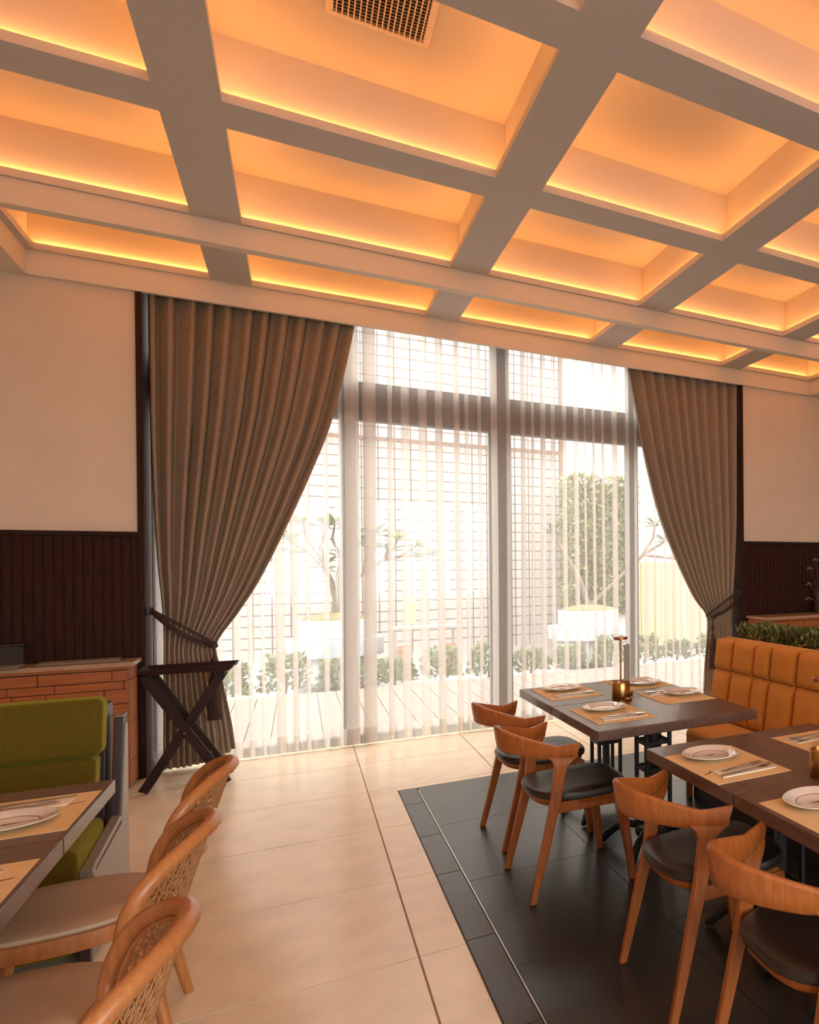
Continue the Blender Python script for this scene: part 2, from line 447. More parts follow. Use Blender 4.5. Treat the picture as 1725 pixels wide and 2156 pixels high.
# ---------------- window
wr = bpy.data.objects.new('window_1', None); C.objects.link(wr); wr.location = (1.58, 7.24, 0)
struct(wr, 'tall grey framed glazed window wall behind the sheer curtains', 'window')
def wf(n, x0, z0, x1, z1, y0=-.05, y1=.05, mat='winframe'):
    return MB().box(x0 - 1.58, y0, z0, x1 - 1.58, y1, z1).build(n, mat, wr, bevel=.006)
mull = [(-1.0, -.925), (.325, .40), (1.53, 1.69), (2.895, 2.985), (4.085, 4.15)]
for a, b in mull: wf('mullion', a, 0, b, 3.72)
wf('transom', -.95, 2.79, 4.12, 3.12, -.055, .055)
wf('head_frame', -.95, 3.64, 4.12, 3.74); wf('sill_frame', -.95, 0, 4.12, .07)
for (a0, a), (b, b1) in zip(mull, mull[1:]):
    g = MB().box(a - 1.58, -.004, .07, b - 1.58, .004, 2.79).build('pane', 'glass', wr)
    MB().box(a - 1.58, -.004, 3.12, b - 1.58, .004, 3.64).build('pane', 'glass', wr)
    wf('door_stile', a, .07, a + .022, 2.79, -.03, .03); wf('door_stile', b - .022, .07, b, 2.79, -.03, .03)

# ================================================================== DRAPES AND SHEERS
def drape(name, label, Lt, Rt, n, y0, hook, knot, side):
    Lt = smooth_table(Lt); Rt = smooth_table(Rt)
    root = thing(name, label, 'curtain', (0, 0, 0), 0, 'tied back linen drapes')
    nu = n * 14; zs = []
    z = 3.60
    while z > .02: zs.append(z); z -= .06
    zs.append(.02)
    P = []
    rnd = random.Random(len(label)); ph = [rnd.uniform(-.5, .5) for _ in range(n + 2)]; am = [rnd.uniform(.72, 1.0) for _ in range(n + 2)]
    kz = knot[2]
    for z in zs:
        row = []
        for i in range(nu + 1):
            u = i / nu
            ub = u if side > 0 else 1 - u          # 1 at the free edge
            zz = max(z, .018 + .10 * ub ** 3)
            xl = table_interp(Lt, zz); xr = table_interp(Rt, zz)
            k = u * n; ki = int(k)
            a = 2 * math.pi * (k + .25 * lerp(ph[ki], ph[ki + 1], k - ki))
            A = lerp(am[ki], am[ki + 1], k - ki)
            width = xr - xl; amp = min(.100, 1.0 * width / n + .008)
            cu = .5 + .5 * math.cos(a)
            x = lerp(xl, xr, u) + .16 * width / n * math.sin(a + 1.1)
            y = y0 + .050 - A * amp * (cu ** 1.15 + .10 * math.sin(2 * a + 1.3) + .05 * math.sin(3 * a + 5 * u))
            d = abs(zz - kz)
            y += .012 * math.exp(-(d / .12) ** 2)
            row.append((x, y, zz))
        P.append(row)
    o = MB().grid(P).build('cloth', 'drape', root, smooth='all')
    sm = o.modifiers.new('thick', 'SOLIDIFY'); sm.thickness = .003
    # tieback cord and tassel
    t = MB(); hk = Vector(hook); kn = Vector(knot)
    pts = []
    for i in range(13):
        s_ = i / 12
        p = hk.lerp(kn, s_); p.y -= .10 * math.sin(math.pi * min(1, s_ * 1.15)) ** .7 if s_ < .87 else .05; p.z -= .03 * math.sin(math.pi * s_)
        pts.append(p)
    t.tube(pts, .012, 8)
    t.tube([p + Vector((0, -.006, -.018)) for p in pts], .009, 8)
    t.tube([hk, hk + Vector((0, .03, .0)), kn + Vector((0, .10, -.0)), kn], .010, 8)
    cordo = t.build('tieback', 'cord', root, smooth=True)
    h = MB(); sx = -1 if side > 0 else 1
    h.lathe([(.0, -.03), (.03, -.028), (.034, 0), (.03, .028), (.0, .03)], (hk.x + sx * .028, hk.y, hk.z), 12)
    h.tube([hk + Vector((sx * .03, 0, 0)), hk], .009, 8)
    h.build('hook', 'iron', root, smooth=True)
    tx = MB(); c0 = kn + Vector((.0, -.05, 0))
    tx.lathe([(.005, .02), (.022, .012), (.026, 0), (.022, -.014), (.007, -.02), (.006, -.09), (.020, -.10), (.026, -.115), (.020, -.132), (.008, -.14), (.007, -.18),
              (.020, -.19), (.024, -.205), (.018, -.22), (.030, -.24), (.036, -.27), (.034, -.30)], c0, 14)
    th_ = tx.build('tassel', 'cord', root, smooth=True)
    fr = MB()
    for k in range(26):
        a = 2 * math.pi * k / 26
        fr.tube([c0 + Vector((.030 * math.cos(a), .030 * math.sin(a), -.29)), c0 + Vector((.036 * math.cos(a), .036 * math.sin(a), -.42)), c0 + Vector((.040 * math.cos(a + .1), .040 * math.sin(a + .1), -.555))], .006, 5)
    f = fr.build('fringe', 'cord', th_, smooth=True); f['kind'] = 'stuff'
    return root
LR = [(.40, 3.6), (.391, 3.529), (.312, 3.104), (.209, 2.663), (.075, 2.266), (-.087, 1.84), (-.259, 1.427), (-.395, 1.172), (-.530, .942), (-.515, .778), (-.488, .593), (-.447, .333), (-.425, .129), (-.42, .0)]
LL = [(-.905, 3.6), (-.905, 3.51), (-.900, 2.553), (-.875, 1.681), (-.844, 1.191), (-.842, .804), (-.850, .016), (-.85, 0)]
RL = [(2.77, 3.6), (2.783, 3.54), (2.867, 3.125), (2.966, 2.648), (3.12, 2.065), (3.333, 1.57), (3.553, 1.16), (3.715, .963), (3.713, .74), (3.68, .432), (3.66, .1), (3.65, 0)]
RR = [(4.06, 3.6), (4.06, 3.507), (4.055, 2.524), (4.045, 1.727), (4.025, 1.145), (4.021, .722), (4.03, .0)]
drape('drape', 'brown linen drape tied back behind the folding tray stand', LL, LR, 11, 7.0, (-.885, 6.93, 1.205), (-.532, 6.92, .935), 1)
drape('drape', 'brown linen drape tied back beside the beadboard and orange banquette', RL, RR, 10, 7.0, (4.05, 6.93, 1.205), (3.705, 6.92, .955), -1)

def sheer(label, x0, x1, seed, p0=.108, curl=0):
    root = thing('sheer_curtain', label, 'curtain', (0, 0, 0), 0, 'white sheer curtains')
    rnd = random.Random(seed)
    per = []; x = 0
    L = x1 - x0
    while x < L: q = p0 * rnd.uniform(.7, 1.35); per.append(q); x += q
    k = L / sum(per); per = [q * k for q in per]
    prof = []; x = x0
    for pi_, q in enumerate(per):
        fl_ = rnd.uniform(.48, .70); A = rnd.uniform(.010, .022); wv = (1 - fl_) * q
        lay = rnd.choice((2, 2, 3, 3)); sg = rnd.choice((-1, 1))
        if pi_ in (0, len(per) - 1): lay = 4; fl_ = .15; wv = (1 - fl_) * q
        for i in range(7):                                   # gently bowed flat run
            t_ = i / 7; prof.append((x + t_ * fl_ * q, 0, A * math.sin(math.pi * t_) * sg))
        xa = x + fl_ * q
        for k in range(lay):                                 # pinched pleat: the cloth doubles back on itself
            for (fx, fy) in ((.0, 0), (.55, .020), (.95, .026), (1.0, .016), (.5, .004), (.1, -.012), (.05, -.022)):
                prof.append((xa + fx * wv, 0, fy * (1 - .15 * k)))
        x += q
    prof.append((x1, 0, .02))
    zs = [3.62, 3.45, 3.1, 2.7, 2.3, 1.9, 1.5, 1.1, .7, .4, .15]
    def rows(zz):
        P = []
        for z in zz:
            t = 1 - z / 3.62
            P.append([(a + b * (1 - .30 * t * math.sin(7 * a)) + .012 * t * math.sin(5 * a + 2.2 * t), 7.105 + c * (1 + .15 * t * math.sin(11 * a)), z) for a, b, c in prof])
        return P
    MB().grid(rows(zs)).build('voile', 'sheer', root, smooth='all')
    MB().grid(rows([.15, .08, .012])).build('hem', 'hem', root, smooth='all')
    h = MB().box(x0, 7.09, 3.60, x1, 7.12, 3.64).build('heading_tape', 'napkin', root)
    return root
sheer('white sheer curtain panel half covered by the drape at the tray stand', -.90, .44, 3)
sheer('wide white sheer curtain panel hanging behind the dining tables', .447, 4.05, 5)
tag(MB().box(OX0, 6.945, 3.61, OX1, 7.055, 3.65).build('curtain_track', 'ceil'), 'white curtain track hidden above the drapes', 'curtain track')

# ================================================================== CEILING VENT
vt = thing('ceiling_vent', 'square air vent grille set in a lit ceiling coffer', 'vent', (.335, 3.648, ZT))
hw = .182
m = MB()
for (a, b, c1, d) in ((-hw - .03, -hw - .03, hw + .03, -hw), (-hw - .03, hw, hw + .03, hw + .03), (-hw - .03, -hw, -hw, hw), (hw, -hw, hw + .03, hw)):
    m.box(a, b, -.012, c1, d, .0)
m.build('frame', 'vent', vt, bevel=.003)
MB().box(-hw, -hw, -.002, hw, hw, .0).build('duct', 'ventdark', vt)
bl = MB().box(-.0025, -hw, -.016, .0025, hw, -.004).mesh('blade', 'vent')
for k in range(16):
    x = -hw + 2 * hw * (k + .5) / 16
    link('blade', bl, vt, loc=(x, 0, 0))
cb = MB().box(-hw, -.0012, -.006, hw, .0012, -.003).mesh('cross_blade', 'vent')
for k in range(16): link('cross_blade', cb, vt, loc=(0, -hw + 2 * hw * (k + .5) / 16, 0))

# ================================================================== DINING CHAIR (bent rail)
def dining_chair():
    t = thing('dining_chair', '', 'chair', group='bent-rail dining chairs')
    for s_ in (-1, 1):
        pts = [((0, .236, 0), .030, .024), ((.06, .231, .24), .040, .028), ((.108, .226, .44), .048, .030), ((.124, .226, .55), .052, .030), ((.134, .227, .595), .062, .029), ((.140, .231, .622), .092, .027), ((.140, .238, .640), .126, .018), ((.147, .240, .662), .100, .014)]
        rings = []
        for (x, y, z), a, b in pts:
            y *= s_
            a /= 2; b /= 2
            rings.append([(x - a, y - b, z), (x + a, y - b, z), (x + a, y + b, z), (x - a, y + b, z)])
        ry = lambda x: .268 * min(1, max(0, ((x + .085) / .300 + .0167)) ** (1 / 1.85))
        for q_ in (-3, -2, -1):
            (x, y, z), a, b = pts[q_]; f = {-3: .5, -2: .9, -1: 1}[q_]
            yb_ = lerp(y, ry(x - a / 2), f) * s_; yf_ = lerp(y, ry(x + a / 2), f) * s_; b /= 2
            rings[q_] = [(x - a / 2, yb_ - b, z), (x + a / 2, yf_ - b, z), (x + a / 2, yf_ + b, z), (x - a / 2, yb_ + b, z)]
        MB().loft(rings).build('leg', 'chairwood', t, bevel=.006, seg=2)
        pts = [((.475, .228, 0), .030, .026), ((.448, .214, .22), .042, .032), ((.418, .200, .412), .056, .036)]
        rings = []
        for (x, y, z), a, b in pts:
            y *= s_; a /= 2; b /= 2
            rings.append([(x - a, y - b, z), (x + a, y - b, z), (x + a, y + b, z), (x - a, y + b, z)])
        MB().loft(rings).build('leg', 'chairwood', t, bevel=.006, seg=2)
    # curved rail
    rings = []; N = 32
    for i in range(N + 1):
        u = -1 + 2 * i / N; w_ = abs(u)
        q_ = math.sqrt(u * u + .012)
        x = -.085 + .300 * (q_ ** 1.85 - .0167); y = .268 * u
        dx = .300 * 1.85 * q_ ** .85 * u / q_
        nrm = Vector((-.268, dx, 0)).normalized()
        e = max(0, (w_ - .84) / .16)
        zt = .768 - .078 * min(1, w_ / .80) ** 1.5 + .014 * e; zb = .658 - .030 * min(1, w_ / .7) ** 1.5 + .012 * e
        th = lerp(.024, .026, w_) * (1 - .25 * e); lean = .018 * (1 - w_ * .6)
        c0 = Vector((x, y, 0))
        q = []
        for (dz, off) in ((zb, -.3), (zb + .006, -.5), (lerp(zb, zt, .5), -.55), (zt - .008, -.45), (zt, -.2), (zt, .2), (zt - .008, .45), (lerp(zb, zt, .5), .5), (zb + .006, .5), (zb, .3)):
            f = (dz - zb) / (zt - zb)
            p = c0 + nrm * (off * th + lean * (f - .3)); q.append((p.x - .020 * (1 - f) * e, p.y, dz))
        rings.append(q)
    MB().loft(rings).build('back_rail', 'chairwood', t, smooth=True)
    # seat pad
    def outline(f, z):
        q = []
        n = 40
        for k in range(n):
            a = 2 * math.pi * k / n; c1, s1 = math.cos(a), math.sin(a)
            e = 5.0 if c1 > 0 else 2.5
            x = .255 + .228 * f * math.copysign(abs(c1) ** (2 / e), c1); y = .238 * f * math.copysign(abs(s1) ** (2 / 3.2), s1)
            y *= 1 - .10 * max(0, (.25 - x) / .25)
            q.append((x, y, z + .012 * ((x - .26) / .22) ** 2 * f))
        return q
    MB().loft([outline(.93, .425), outline(.99, .432), outline(1.0, .447), outline(.975, .462), outline(.90, .470), outline(.6, .466), outline(.2, .463)]).build('seat', 'leather', t, smooth=True)
    MB().loft([outline(.86, .395), outline(.93, .408), outline(.95, .427)]).build('seat_frame', 'chairwood', t, smooth=True)
    for s_ in (-1, 1): MB().bar((.10, s_ * .214, .405), (.43, s_ * .198, .398), .022, .05).build('side_rail', 'chairwood', t, bevel=.004)
    MB().bar((.43, -.20, .392), (.43, .20, .392), .022, .045).build('front_rail', 'chairwood', t, bevel=.004)
    return t
pc = dining_chair()
put(pc, (.853, 3.517, 0), 0, 'wooden chair at the near half of the far table, fully in view')
put(pc, (.885, 4.215, 0), R(2), 'farthest bent-rail wooden chair, nearest the sheer curtain')
put(pc, (1.0, 2.372, 0), R(-2), 'wooden chair at the near table, second from the bottom right corner')
put(pc, (.99, 1.655, 0), R(-3), 'wooden chair at the bottom right corner, cut off by the frame')

# ================================================================== TABLES
def table_base(t):
    b = MB()
    for sx in (-1, 1):
        for sy in (-1, 1): b.box(sx * .066 - .010, sy * .066 - .010, .10, sx * .066 + .010, sy * .066 + .010, .675)
    b.box(-.018, -.018, .08, .018, .018, .68)
    for z in (.20, .42, .56):
        b.box(-.074, -.074, z, .074, -.058, z + .02); b.box(-.074, .058, z, .074, .074, z + .02)
        b.box(-.074, -.058, z, -.058, .058, z + .02); b.box(.058, -.058, z, .074, .058, z + .02)
    b.build('pedestal', 'iron', t, bevel=.003, seg=1)
    MB().box(-.17, -.17, .668, .17, .17, .69).build('top_plate', 'iron', t, bevel=.004)
    MB().lathe([(.09, .07), (.098, .085), (.098, .105), (.085, .12)], (0, 0, 0), 20).build('collar', 'iron', t, smooth=True)
    for k in range(4):
        a = R(45 + 90 * k); d = Vector((math.cos(a), math.sin(a), 0))
        pts = [d * .06 + Vector((0, 0, .11)), d * .14 + Vector((0, 0, .115)), d * .21 + Vector((0, 0, .095)), d * .265 + Vector((0, 0, .055)), d * .295 + Vector((0, 0, .022)), d * .315 + Vector((0, 0, .018))]
        MB().tube(pts, [.022, .020, .020, .022, .020, .012], 8).build('foot', 'iron', t, smooth=True)
def dining_table(label, cx, cy, sx, sy, group, ztop=.742):
    t = thing('dining_table', label, 'table', (cx, cy, 0), 0, group)
    MB().box(-sx / 2, -sy / 2, ztop - .048, sx / 2, sy / 2, ztop).build('table_top', 'tabletop', t, bevel=.004)
    table_base(t)
    return t
G = 'dark square dining tables'
g2 = .003
dining_table('far half of the dark wooden table closest to the window', 1.575, (3.975 + 4.665) / 2, .865, .69 - g2, G)
dining_table('near half of the dark wooden table closest to the window, with the lamp', 1.575, (3.235 + 3.972) / 2, .865, .737 - g2, G)
dining_table('far half of the nearer dark table beside the orange banquette', 1.625, (2.092 + 2.818) / 2, .85, .726 - g2, G)
dining_table('near half of the nearer dark table, cut off by the right edge', 1.625, (1.362 + 2.089) / 2, .85, .727 - g2, G)
dining_table('far half of the table in front of the green sofa', -.98, (2.803 + 3.495) / 2, .85, .692 - g2, G, .75)
dining_table('near half of the green sofa table, at the left edge', -.98, (2.105 + 2.8) / 2, .85, .695 - g2, G, .75)

# ================================================================== PLACE SETTINGS
def plate_mesh():
    t = thing('dinner_plate', '', 'plate', group='white dinner plates on placemats')
    ds = MB().lathe([(.0, .004), (.055, .004), (.060, .0), (.066, .0), (.085, .010), (.112, .017), (.1135, .0195), (.111, .021), (.086, .015), (.072, .008), (.068, .0065), (.0, .006)], n=40).build('dish', 'china', t, smooth=True)
    MB().lathe([(.0685, .0071), (.0715, .0082), (.0715, .0087), (.0685, .0076)], n=40, caps=False).build('rim_line', 'china_ring', ds, smooth=True)
    mk = MB(); pts = [(-.026, -.006), (-.018, .002), (-.006, .001), (.004, .004), (.014, .010), (.024, .012), (.016, .005), (.006, -.004), (-.006, -.006), (-.016, -.004)]
    mk.add([(x, y, .0066) for x, y in pts], [tuple(range(len(pts)))])
    mk.build('emblem', 'mark', ds)
    return t
def fork():
    m = MB()
    m.loft([[(x, -w_, z), (x, w_, z), (x, w_, z + .0025), (x, -w_, z + .0025)] for x, w_, z in ((-.095, .006, 0), (-.06, .005, .001), (.0, .0032, .003), (.035, .004, .004), (.045, .0105, .003), (.06, .0115, .002))])
    for k in range(4):
        y = -.0095 + k * .0063
        m.box(.06, y - .0016, .002, .096, y + .0016, .0045)
    return m.mesh('fork', 'steel', True)
def knife():
    return MB().loft([[(x, a, z), (x, b, z), (x, b, z + .003), (x, a, z + .003)] for x, a, b, z in ((-.11, -.006, .006, 0), (-.03, -.007, .007, .0), (-.02, -.005, .006, .0), (.03, -.008, .007, .001), (.09, -.008, .006, .001), (.11, .001, .006, .001))]).mesh('knife', 'steel', True)
def spoon():
    return MB().loft([[(x, -w_, z), (x, 0, z - d), (x, w_, z), (x, 0, z - d + .002)] for x, w_, z, d in ((-.095, .006, .002, .001), (-.05, .0045, .003, .001), (.02, .003, .005, .001), (.040, .006, .006, .002), (.055, .016, .007, .004), (.072, .0195, .007, .005), (.088, .015, .007, .004), (.097, .004, .007, .001))]).mesh('spoon', 'steel', True)
pp = plate_mesh(); fk = fork(); kn = knife(); sp = spoon()
mat_me = MB().box(-.155, -.225, 0, .155, .225, .0018).mesh('placemat', 'mat')
emb_me = MB().add([(x * 1.1, y * 1.1, .0021) for x, y in [(-.026, -.006), (-.018, .003), (-.006, .001), (.004, .004), (.014, .010), (.024, .012), (.016, .005), (.006, -.004), (-.006, -.006), (-.016, -.004)]], [tuple(range(10))]).mesh('emblem', 'mark')
nap_me = MB().loft([[(-.115, -.05, z), (.115, -.046, z), (.110, .05, z), (-.110, .046, z)] for z in (0, .004)]).mesh('napkin', 'napkin')
def setting(cx, cy, z, rz, where, plate=True, pdx=0, pdy=.115, jit=0):
    # local frame: diner sits at -x, right hand at -y
    c, s_ = math.cos(rz), math.sin(rz)
    P = lambda x, y, dz: (cx + c * x - s_ * y, cy + s_ * x + c * y, z + dz)
    def one(name, me, x, y, dz, r, label, cat, group):
        o = link(name, me); o.location = P(x, y, dz); o.rotation_euler = (0, 0, rz + r); tag(o, label, cat, group); return o
    mo = one('placemat', mat_me, 0, 0, .0004, 0, 'tan placemat ' + where, 'placemat', 'tan paper placemats')
    e = link('emblem', emb_me, mo); e.location = (-.115, -.085, 0); e.rotation_euler = (0, 0, .3)
    if plate:
        put(pp, P(pdx, pdy, .0022), rz + jit, 'white dinner plate ' + where)
    one('napkin', nap_me, .012, -.120, .0024, jit * .4, 'folded cream napkin ' + where, 'napkin', 'folded cream napkins')
    one('fork', fk, .020, -.092, .0068, .12 + jit, 'steel fork ' + where, 'fork', 'steel forks')
    one('spoon', sp, .028, -.122, .0088, -.16 + jit, 'steel spoon ' + where, 'spoon', 'steel spoons')
    one('knife', kn, .005, -.150, .0070, .05 + jit, 'steel knife ' + where, 'knife', 'steel knives')
ZT1 = .742; ZTL = .75
setting(1.357, 2.425, ZT1, 0, 'at the aisle side of the nearer table, beside the plank seam', jit=.03)
setting(1.370, 1.730, ZT1, 0, 'at the right edge, front corner of the nearer table', jit=-.05)
setting(1.880, 2.440, ZT1, math.pi, 'at the banquette side of the nearer table', jit=.08)
setting(1.348, 3.600, ZT1, 0, 'at the aisle side of the window table, near half', jit=-.04)
setting(1.350, 4.370, ZT1, 0, 'at the aisle side of the window table, far half', jit=.06, pdy=.10)
setting(1.835, 3.880, ZT1, math.pi, 'at the banquette side of the window table, near half', jit=.02, pdx=-.06, pdy=-.02)
setting(1.830, 4.440, ZT1, math.pi, 'at the banquette side of the window table, far half', jit=-.06, pdx=-.02, pdy=.06)
setting(-.720, 3.115, ZTL, math.pi, 'in front of the green sofa, at the far half of that table', jit=.04, pdy=.09)
setting(-.722, 2.415, ZTL, math.pi, 'at the left edge, near half of the green sofa table', jit=-.04, pdy=.09)

# ================================================================== TABLE LAMPS, CARD, RING
def table_lamp():
    t = thing('table_lamp', '', 'lamp', group='slim brass table lamps')
    MB().lathe([(.0, 0), (.050, 0), (.052, .003), (.052, .092), (.050, .095), (.046, .095), (.046, .088), (.0, .088)], n=28).build('base', 'brass', t, smooth=True)
    MB().tube([(0, 0, .08), (0, 0, .345)], .0055, 10).build('stem', 'rose', t, smooth=True)
    MB().lathe([(.0, .340), (.036, .340), (.040, .343), (.040, .353), (.037, .356), (.0, .356)], n=28).build('head', 'rose', t, smooth=True)
    return t
tl = table_lamp()
put(tl, (1.545, 3.985, ZT1 + .0005), 0, 'slim brass lamp in the middle of the window table')
put(tl, (1.575, 2.085, ZT1 + .0005), 0, 'slim brass lamp at the right edge of the nearer table')
cdh = thing('menu_card', 'narrow grey upright card standing behind the brass lamp', 'card', (1.618, 4.075, ZT1 + .001), R(-50))
MB().box(-.0025, -.035, .02, .0025, .035, .30).build('card', 'card', cdh, bevel=.002)
MB().box(-.02, -.04, 0, .02, .04, .02).build('foot', 'brass', cdh, bevel=.003)
MB().lathe([(.014, 0), (.022, .002), (.024, .008), (.020, .013), (.014, .012), (.012, .006), (.014, 0)], n=20, caps=False).build('brass_ring', 'brass', smooth=True, loc=(1.556, 3.905, ZT1 + .0005))
tag(bpy.data.objects['brass_ring'], 'small round brass ring beside the lamp on the window table', 'ring')

# ================================================================== ORANGE BANQUETTE
bq = thing('banquette', 'long orange upholstered banquette with square stitched back panels', 'sofa', (2.43, 4.5, 0))
seams = [0, -.245, -.53, -.715, -1.0, -1.29, -1.475, -1.76, -2.05, -2.235, -2.52, -2.81, -3.0]
def cushion(y0, y1, z0, z1, x0b, x0t, th=.10):
    g = .003; n = 8; y0 += g; y1 -= g
    f, b = [], []
    yr = [lerp(y0, y1, k / n) for k in range(n + 1)]; zr = [lerp(z0 + .003, z1 - .003, k / n) for k in range(n + 1)]
    def pr(t): return (1 - abs(2 * t - 1) ** 5)
    F = []
    for j, z in enumerate(zr):
        row = []
        for i, y in enumerate(yr):
            e = min(pr(i / n), pr(j / n)) ** .5
            x = lerp(x0b, x0t, (z - .45) / .55)
            row.append((x + .030 * (1 - e), y, z))
        F.append(row)
    m = MB(); m.grid(F)
    o = len(m.v); xb = .06
    edge = [F[0][i] for i in range(n + 1)] + [F[j][n] for j in range(1, n + 1)] + [F[n][i] for i in range(n - 1, -1, -1)] + [F[j][0] for j in range(n - 1, 0, -1)]
    m.loft([edge, [(lerp(x0b, x0t, (z - .45) / .55) + .09, y, z) for x, y, z in edge]], caps=True)
    m.f = [q for q in m.f if len(q) <= 4 or q[0] >= o]
    bmv = m.build('back_cushion', 'orange', bq, smooth='all')
    bm = bmesh.new(); bm.from_mesh(bmv.data); bmesh.ops.remove_doubles(bm, verts=bm.verts, dist=1e-5); 
    bmesh.ops.delete(bm, geom=[f_ for f_ in bm.faces if len(f_.verts) > 4 and f_.calc_center_median().x < .045], context='FACES_ONLY')
    bmesh.ops.recalc_face_normals(bm, faces=bm.faces); bm.to_mesh(bmv.data); bm.free()
    return bmv
for a, b in zip(seams, seams[1:]):
    cushion(b, a, .455, .785, -.065, .01); cushion(b, a, .785, .995, -.065, .01)
MB().loft([[(.02, y, .05), (.17, y, .05), (.17, y, .93), (.16, y, .985), (.13, y, 1.0), (.09, y, .995), (.04, y, .9)] for y in (-3.0, -.002)]).build('back_frame', 'orange', bq, smooth=True)
MB().box(-.35, -3.0, .30, .0, -.25, .452).build('seat_cushion', 'orange', bq, bevel=.03, seg=4)
MB().box(-.30, -3.0, .0, .02, -.27, .30).build('plinth', 'planterbox', bq, bevel=.004)
MB().box(-.345, -.275, .0, -.305, -.25, .30).build('corner_leg', 'chairwood', bq, bevel=.004)

# ================================================================== HEDGE PLANTER BEHIND THE BANQUETTE
def leaf_cloud(n, fn, size, seed, bend=.3):
    rnd = random.Random(seed); m = MB()
    for _ in range(n):
        p, d = fn(rnd); p = Vector(p)
        d = Vector(d) + Vector((rnd.uniform(-.8, .8), rnd.uniform(-.8, .8), rnd.uniform(-.5, .9))); d.normalize()
        a = Vector((rnd.uniform(-1, 1), rnd.uniform(-1, 1), rnd.uniform(-1, 1))); u_ = d.cross(a).normalized(); L = size * rnd.uniform(.7, 1.3); w_ = L * .32
        nn = d.cross(u_)
        m.add([p, p + d * L * .5 + u_ * w_ + nn * L * bend * .3, p + d * L, p + d * L * .5 - u_ * w_ + nn * L * bend * .3], [(0, 1, 2), (0, 2, 3)])
    return m
hp = thing('hedge_planter', 'clipped boxwood hedge in a long planter behind the orange banquette', 'planter', (2.78, 3.0, 0))
MB().box(-.13, -1.6, 0, .13, 1.55, .90).build('planter_box', 'planterbox', hp, bevel=.005)
def hedgefn(r):
    y = r.uniform(-1.58, 1.55); x = r.uniform(-.13, .14); z = .90 + .165 * r.random() ** .55 + .02 * math.sin(9 * y)
    return (x, y, z), (x * 3, 0, .5)
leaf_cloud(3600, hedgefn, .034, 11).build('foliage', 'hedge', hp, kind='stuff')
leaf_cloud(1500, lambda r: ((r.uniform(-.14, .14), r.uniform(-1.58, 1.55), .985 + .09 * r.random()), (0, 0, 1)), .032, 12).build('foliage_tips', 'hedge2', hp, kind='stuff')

# ================================================================== SIDEBOARDS
def sideboard(label, x0, x1, yf, ztop, name='sideboard'):
    t = thing(name, label, 'cabinet', (x0, yf, 0), 0, 'wood-clad sideboards')
    L = x1 - x0; D = YW - .04 - yf
    MB().box(.012, .012, .0, L - .012, D, ztop - .03).build('body', 'panel_dark', t)
    MB().box(-.03, -.035, ztop - .03, L + .03, D, ztop).build('top', 'cabtop', t, bevel=.004)
    z = ztop - .055; k = 0
    MB().box(-.003, -.004, z + .004, L + .003, .02, ztop - .03).build('top_rail', 'cabwood', t, bevel=.002)
    hs = [.075, .055, .10, .075, .055, .11, .075, .10, .12, .16]
    for h in hs:
        if z - h < .02: break
        x = -(k % 3) * .16 if k % 2 else 0
        ws = [.34, .17, .30, .22] if k % 2 else [.28, .20, .36, .16]
        q = k
        while x < L:
            w_ = ws[q % 4]; a = max(x, 0); b = min(x + w_, L)
            if b - a > .02:
                dp = .004 * ((q * 7 + k * 3) % 3)
                MB().box(a + .0015, -dp, z - h + .002, b - .0015, .014, z - .002).build('front_panel', 'cabwood', t, bevel=.002, seg=1)
            x += w_; q += 1
        z -= h; k += 1
    for side in (0, 1):
        xx = -.006 if side == 0 else L - .012
        ys_ = [0, .05, .09, .16, D]
        for a, b in zip(ys_, ys_[1:]):
            zz = ztop - .035
            for h in (.09, .30, .26, .18):
                if zz - h < 0: break
                MB().box(xx, a + .0015, zz - h + .002, xx + .018, b - .0015, zz - .002).build('side_panel', 'cabwood', t, bevel=.002, seg=1)
                zz -= h
    return t
sideboard('orange wood sideboard behind the green sofa, with menus on top', -2.9, -.975, 6.60, .878)
sideboard('orange wood sideboard with a pale stone top behind the clipped hedge', 4.16, 6.3, 6.50, .955)
for (x, y, r, lab) in ((-1.24, 6.74, .10, 'dark flat menu lying at the right end of the sideboard'), (-1.70, 6.64, 0.0, 'dark flat menu lying at the left end of the sideboard')):
    mn = thing('menu', lab, 'menu', (x, y, .8785), r, 'menus on the sideboard')
    MB().box(-.21, -.11, 0, .21, .11, .008).build('cover', 'paper', mn, bevel=.002)
    MB().box(-.20, -.105, .008, .20, .10, .011).build('page', 'card', mn)
cs = thing('condiment_box', 'dark box standing at the left end of the sideboard', 'box', (-1.62, 6.82, .8785))
MB().box(-.10, -.05, 0, .10, .05, .13).build('body', 'planterbox', cs, bevel=.006); MB().box(-.105, -.055, .13, .105, .055, .145).build('lid', 'panel_dark', cs, bevel=.004)
